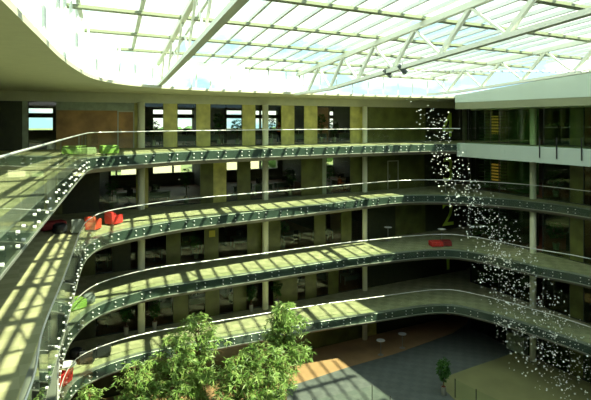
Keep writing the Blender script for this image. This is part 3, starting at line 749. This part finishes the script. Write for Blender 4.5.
def make_chair():
    t = thing('office_chair', 'x', 'chair')
    mb = MB(); mb.box(-.25, .25, -.25, .25, .44, .52); mb.build('seat', M['black'], t, bevel=.03)
    mb = MB(); mb.hexa([(-.22, .24, .58), (.22, .24, .58), (.22, .29, .58), (-.22, .29, .58), (-.2, .3, 1.08), (.2, .3, 1.08), (.2, .34, 1.08), (-.2, .34, 1.08)]); mb.build('backrest', M['black'], t, bevel=.02)
    mb = MB(); mb.tube([(0, 0, .08), (0, 0, .44)], .03, 8); mb.bar((0, .2, .47), (0, .29, .7), .05, .02); mb.build('post', M['steel'], t)
    mb = MB()
    for i in range(5):
        a = i*2*math.pi/5; mb.bar((0, 0, .09), (.28*math.cos(a), .28*math.sin(a), .05), .04, .03)
        mb.box(.28*math.cos(a)-.025, .28*math.cos(a)+.025, .28*math.sin(a)-.025, .28*math.sin(a)+.025, 0, .06)
    mb.build('castor_base', M['plastic'], t)
    return t
dk, mo, ch = make_desk(), make_monitor(), make_chair()
first = True; seen = {}
SP = {4: [150, 186, 222, 262, 300, 322, 340], 3: [110, 158, 182, 232, 262, 284, 336], 2: [104, 150, 190, 230, 290, 308, 333], 1: [110, 160, 196, 226, 302, 322, 350]}
for k, xs in SP.items():
    for i, x in enumerate(xs):
        v0 = R.uniform(-3.4, -1.9); u0 = ub(x, v0)
        for uu in (-37, -28.2, -19.6, -10.5, -4.5):
            if abs(u0-uu-.07) < 1.15: u0 = uu+.07 + (1.15 if u0 > uu else -1.15)
        p = W(u0, v0, ZL[k]+.014)
        if any(abs(u0-q0) < 1.75 and abs(v0-q1) < 1.3 for q0, q1 in seen.get(k, [])): continue
        seen.setdefault(k, []).append((u0, v0))
        D, Mn, Cc = (dk, mo, ch) if first else (copy_tree(dk), copy_tree(mo), copy_tree(ch)); first = False
        back = R.random() < .5; rz = ROT + (math.pi if back else 0)
        w_ = 'behind the glass of the level %s, %s from the left' % (nm[k], ords[i])
        place(D, p, rz, 'office desk '+w_, 'office desks behind the glass')
        q = p + Matrix.Rotation(rz, 3, 'Z') @ Vector((R.uniform(-.3, .3), .12, .74)); place(Mn, q, rz, 'black computer monitor '+w_, 'computer monitors on the desks')
        q = p + Matrix.Rotation(rz, 3, 'Z') @ Vector((R.uniform(-.2, .2), -.75, 0)); place(Cc, q, rz+math.pi+R.uniform(-.4, .4), 'black office chair '+w_, 'office chairs at the desks')
# shelves with papers
def shelf(u, v, k, label, rz=0):
    t = thing('shelf_unit', label, 'shelf', W(u, v, ZL[k]+.014), ROT+rz)
    mb = MB(); mb.box(-.6, .6, -.18, .18, 0, 1.4); mb.build('cabinet', M['plastic'], t)
    mb = MB(); mb.box(-.55, .55, -.21, -.182, .1, .66); mb.box(-.55, .55, -.21, -.182, .72, 1.3); mb.build('door', M['grey'], t)
    for j in range(5):
        o = MB(); h = R.uniform(.16, .34); o.box(-.5+j*.2, -.5+j*.2+.12, -.1, .1, 1.402, 1.4+h)
        b = o.build('binder', M['paper'] if j % 2 else M['grey']); b.location = t.location; b.rotation_euler = t.rotation_euler
        tag(b, '%s binder on the %s, %s from its end' % ('pale' if j % 2 else 'grey', label, ords[j]), 'binder', 'binders on the black cabinets')
shelf(1.5, vr(552, 1.5), 4, 'black cabinet in the top right room', math.pi/2)
shelf(2.6, vr(562, 2.6)+.6, 4, 'black cabinet deeper in the top right room', math.pi/2)
shelf(ub(318, -5), -5, 4, 'low dark cabinet in the top middle office', 0)
shelf(2.8, vr(575, 2.8), 2, 'black cabinet in the lower right room', math.pi/2)
mb = MB(); mb.uvbox(ub(212-3, VF+.06), ub(212+3, VF+.06), VF+.05, VF+.07, 9.6, 10.05)
tag(mb.build('paper_notice', M['note']), 'square yellow notice on a facade panel of the level marked two', 'notice')
mb = MB(); p = W(2.2, vr(577, 2.2), 9.0); mb.box(-.2, .2, -.02, .02, 0, .4)
o = mb.build('white_sign', M['paper']); o.location = p; o.rotation_euler = (0, 0, ROT+.3-math.pi/2); o.location.z = 9.42
tag(o, 'small pale board on the black cabinet in the right hand room', 'board')

# downlights in the office ceilings of the top level
for i, x in enumerate((41, 225, 278, 512)):
    v0 = -2.5; u0 = ub(x, v0); p = W(u0, v0, 19.53)
    t = thing('ceiling_light', 'small round warm downlight in the top ceiling, %s from the left' % ords[i], 'ceiling light', p, 0, 'warm downlights')
    mb = MB(); mb.lathe([(.13, -.02), (.16, -.02), (.16, .02), (.13, .02)], 20); mb.build('ring', M['pale_frame'], t)
    mb = MB(); mb.lathe([(.125, -.03), (.125, .0)], 20); mb.build('diffuser', M['lamp'], t)

for k in (4, 3, 2):  # fill lights added to brighten the peach walls behind the glass
    for u0, v0, wh in ((3.3, vr(556, 3.3), 'right hand room'), (ub(340, -2.0), -2.0, 'back office')):
        if wh == 'back office' and k == 2: continue
        t = thing('ceiling_light', 'added square fill light in the %s of the level %s' % (wh, nm[k]), 'ceiling light', W(u0, v0, ZL[k]+(3.30 if k < 4 else 3.36)), ROT)
        mb = MB(); mb.box(-.36, .36, -.36, .36, 0, .1); mb.build('housing', M['pale_frame'], t)
        mb = MB(); mb.box(-.31, .31, -.31, .31, -.02, -.002); mb.build('diffuser', M['roomfill'], t)

# ------------------------------------------------------------ people in the offices
def person(loc, rz, shirt, trousers, label, sit=True):
    t = thing('person', label, 'person', loc, rz)
    hip = .5 if sit else .92
    # one skeleton: vertices, edges, radii
    V = [(0, 0, hip), (0, 0, hip+.22), (0, .0, hip+.42), (0, 0, hip+.54), (0, -.02, hip+.60), (0, -.02, hip+.70), (0, -.03, hip+.80)]
    Rr = [.15, .13, .15, .06, .055, .095, .08]
    E = [(0, 1), (1, 2), (2, 3), (3, 4), (4, 5), (5, 6)]
    for s in (-1, 1):
        b = len(V)
        V += [(s*.18, 0, hip+.44), (s*.23, -.06, hip+.18), (s*.18, -.30, hip+.20), (s*.16, -.38, hip+.22)]; Rr += [.062, .048, .036, .04]
        E += [(2, b), (b, b+1), (b+1, b+2), (b+2, b+3)]
        b = len(V)
        if sit: V += [(s*.10, -.08, hip), (s*.13, -.45, hip+.02), (s*.13, -.46, .10), (s*.13, -.60, .05)]
        else: V += [(s*.10, 0, hip-.05), (s*.11, -.02, hip*.52), (s*.11, .02, .09), (s*.12, -.13, .05)]
        Rr += [.095, .065, .045, .04]; E += [(0, b), (b, b+1), (b+1, b+2), (b+2, b+3)]
    me = bpy.data.meshes.new('body'); me.from_pydata(V, E, []); o = bpy.data.objects.new('body', me); COL.objects.link(o); o.parent = t
    sm = o.modifiers.new('skin', 'SKIN')
    for i, q in enumerate(me.skin_vertices[0].data): q.radius = (Rr[i], Rr[i]*.85); q.use_root = (i == 0)
    o.modifiers.new('sub', 'SUBSURF').render_levels = 2; me.materials.append(M['skin'])
    mb = MB(); mb.lathe([(.17, hip-.02), (.165, hip+.15), (.19, hip+.38), (.15, hip+.49), (.07, hip+.53)], 16)
    for s in (-1, 1): mb.tube([(s*.15, 0, hip+.45), (s*.235, -.06, hip+.17), (s*.2, -.22, hip+.19)], [.085, .065, .055], 10)
    mb.build('shirt', shirt, t, smooth=True)
    mb = MB()
    for s in (-1, 1):
        if sit: mb.tube([(s*.08, .0, hip-.02), (s*.13, -.45, hip+.02), (s*.13, -.46, .12)], [.125, .085, .065], 10)
        else: mb.tube([(s*.08, .0, hip+.02), (s*.11, -.02, hip*.52), (s*.11, .02, .12)], [.125, .085, .065], 10)
    mb.build('trousers', trousers, t, smooth=True)
    mb = MB(); mb.lathe([(.02, hip+.90), (.07, hip+.88), (.10, hip+.80), (.098, hip+.73), (.075, hip+.70)], 14, (0, .015, 0)); mb.build('hair', M['hair'], t, smooth=True)
    return t
person(W(ub(231, -1.2), -1.2, 4.02), ROT+1.2, M['shirt'], M['black'], 'person in a white shirt seated behind the glass on the level marked one')
person(W(ub(279, -1.5), -1.5, 16.02), ROT-.8, M['redshirt'], M['black'], 'person in a rust coloured top standing in the top office', False)
person(W(ub(339.5, -1.3), -1.3, 12.02), ROT+.6, M['redshirt'], M['black'], 'person in a red top seated in the office of the level marked three')
person(W(ub(174, -1.6), -1.6, 16.02), ROT+.2, M['black'], M['black'], 'person in dark clothes standing in the top office near the left', False)

# ------------------------------------------------------------ ground floor details at the right
for t, (a, b, c) in ((thing('glass_barrier', 'low glass barrier standing on the olive floor, bottom right', 'barrier'), (Vector((10.25, 33.4, .015)), Vector((11.15, 32.1, .015)), Vector((12.6, 30.2, .015)))),
                     (thing('glass_barrier', 'low glass barrier in the sunlit patch of the dark floor, bottom middle', 'barrier'), (Vector((1.0, 30.9, .015)), Vector((4.8, 32.6, .015)), Vector((5.7, 31.3, .015))))):
  for p, q in ((a, b), (b, c)):
    mb = MB(); mb.add([p, q, q+Vector((0, 0, 1.15)), p+Vector((0, 0, 1.15))], [(0, 1, 2, 3)]); mb.build('glass_panel', M['railglass'], t, fix=False)
  for p in (a, b, c):
    mb = MB(); mb.bar(p, p+Vector((0, 0, 1.2)), .05, .05); mb.build('post', M['frame'], t)
t = thing('cupboard', 'pale boxy cupboard by the foot of the right column', 'cupboard', (17.2, 40.2, .015), ROT-math.pi/2)
mb = MB(); mb.box(-.8, .8, -.35, .35, 0, 1.35); mb.build('cabinet', M['palegreen'], t, bevel=.02)
for s in (0, 1):
    mb = MB(); mb.box(-.76+.78*s, -.02+.78*s, -.375, -.352, .08, 1.3); d = mb.build('door', M['palegreen'], t)
    mb = MB(); mb.box(-.08+.14*s, -.06+.14*s, -.40, -.376, .6, .8); mb.build('handle', M['steel'], d)

# ------------------------------------------------------------ hanging sculpture of small discs
t = thing('hanging_sculpture', 'cloud of small shiny white discs hanging on wires down the right side', 'sculpture', (0, 0, 0))
path = [(8.8, 36.2, 18.9, .9), (9.5, 36.0, 17.9, .9), (10.3, 36, 15.6, .85), (11.1, 35.6, 13.6, 1.2), (12.3, 35, 11.6, 1.45), (13.5, 34.3, 9.0, 1.6), (14.4, 33.6, 6.8, 1.9), (15.4, 33, 4.6, 2.1), (16.3, 32.6, 2.6, 2.1), (17.0, 32.4, 1.0, 1.9)]
dr_ = random.Random(99); big = MB(); wires = MB(); cnt = 0
dm = MB(); dm.lathe([(.03, -.022), (.05, -.01), (.05, .01), (.03, .022)], 8); dproto = dm.build('disc', M['disc'], t); ddata = dproto.data
tops = []
TOT = 1600
wts = [.2, .35, .55, .95, 1.6, 1.9, 1.9, 1.7, 1.1]
for i in range(TOT):
    s = dr_.choices(range(9), wts)[0]; f = dr_.random(); A = path[s]; B = path[s+1]
    rad = A[3]+(B[3]-A[3])*f; a = dr_.uniform(0, 6.283); q = rad*1.35*dr_.random()**.62
    p = Vector((A[0]+(B[0]-A[0])*f + math.cos(a)*q, A[1]+(B[1]-A[1])*f + math.sin(a)*q*.9, A[2]+(B[2]-A[2])*f + dr_.uniform(-.5, .5)))
    if p.z < .3: continue
    rot = Matrix.Rotation(dr_.uniform(0, 6.28), 3, 'Z') @ Matrix.Rotation(dr_.uniform(0, 3.14), 3, 'X')
    sc_ = dr_.choice((.4, .5, .65, .8, 1.0))
    if cnt < 100:
        o = dproto if cnt == 0 else dproto.copy()
        if cnt: COL.objects.link(o)
        o.location = p; o.rotation_euler = rot.to_euler(); o.scale = (.95,)*3
    else:
        vs = [rot @ Vector((math.cos(k*math.pi/3)*.058*sc_, math.sin(k*math.pi/3)*.052*sc_, h*sc_))+p for h in (-.022, .022) for k in range(6)]
        big.add(vs, [(0, 1, 2, 3, 4, 5), (11, 10, 9, 8, 7, 6)] + [(k, (k+1) % 6, 6+(k+1) % 6, 6+k) for k in range(6)])
    if cnt % 90 == 0: wires.add([p+Vector((-.001, 0, 0)), p+Vector((.001, 0, 0)), (p.x+.001, p.y, zroof(p.x, p.y) if inside(p.x, p.y) else 20.5), (p.x-.001, p.y, zroof(p.x, p.y) if inside(p.x, p.y) else 20.5)], [(0, 1, 2, 3)])
    cnt += 1
o = big.build('disc_cloud', M['disc'], t); o['kind'] = 'stuff'
wires.build('wires', M['wire'], t, fix=False)

# ------------------------------------------------------------ the land outside the office windows
mb = MB(); mb.box(-900, 900, -300, 1500, -1.2, -.8); o = mb.build('ground', M['terrain']); struct(o)
mb = MB(); r = random.Random(4)
for i in range(150):
    a = math.radians(r.uniform(-40, 40)); d = r.uniform(190, 330); c = (math.sin(a)*d, math.cos(a)*d, 0); h = r.uniform(8, 15.5); w_ = r.uniform(5, 10)
    mb.lathe([(w_*.3, -1), (w_*.9, h*.3), (w_, h*.55), (w_*.75, h*.82), (w_*.2, h)], 9, c)
o = mb.build('tree_line', M['farleaf'], smooth=True); tag(o, 'distant green trees seen through the office windows', 'trees', kind='stuff')
for i, (a, lab) in enumerate(((-26.5, 'distant pale house with red roof seen through the far left window'), (-15.5, 'distant pale house with red roof seen left of centre'), (-7, 'distant pale house with red roof seen through the middle windows'))):
    a = math.radians(a); c = Vector((math.sin(a)*175, math.cos(a)*175, -.8))
    t = thing('house', lab, 'house', c, a*-1)
    mb = MB(); mb.box(-9, 9, -5, 5, 0, 11); mb.build('walls', M['house'], t)
    mb = MB(); mb.add([(-9.6, -5.6, 11), (9.6, -5.6, 11), (9.6, 5.6, 11), (-9.6, 5.6, 11), (-9.6, 0, 14.6), (9.6, 0, 14.6)], [(0, 1, 5, 4), (2, 3, 4, 5), (1, 2, 5), (3, 0, 4), (3, 2, 1, 0)]); mb.build('roof', M['roof'], t)
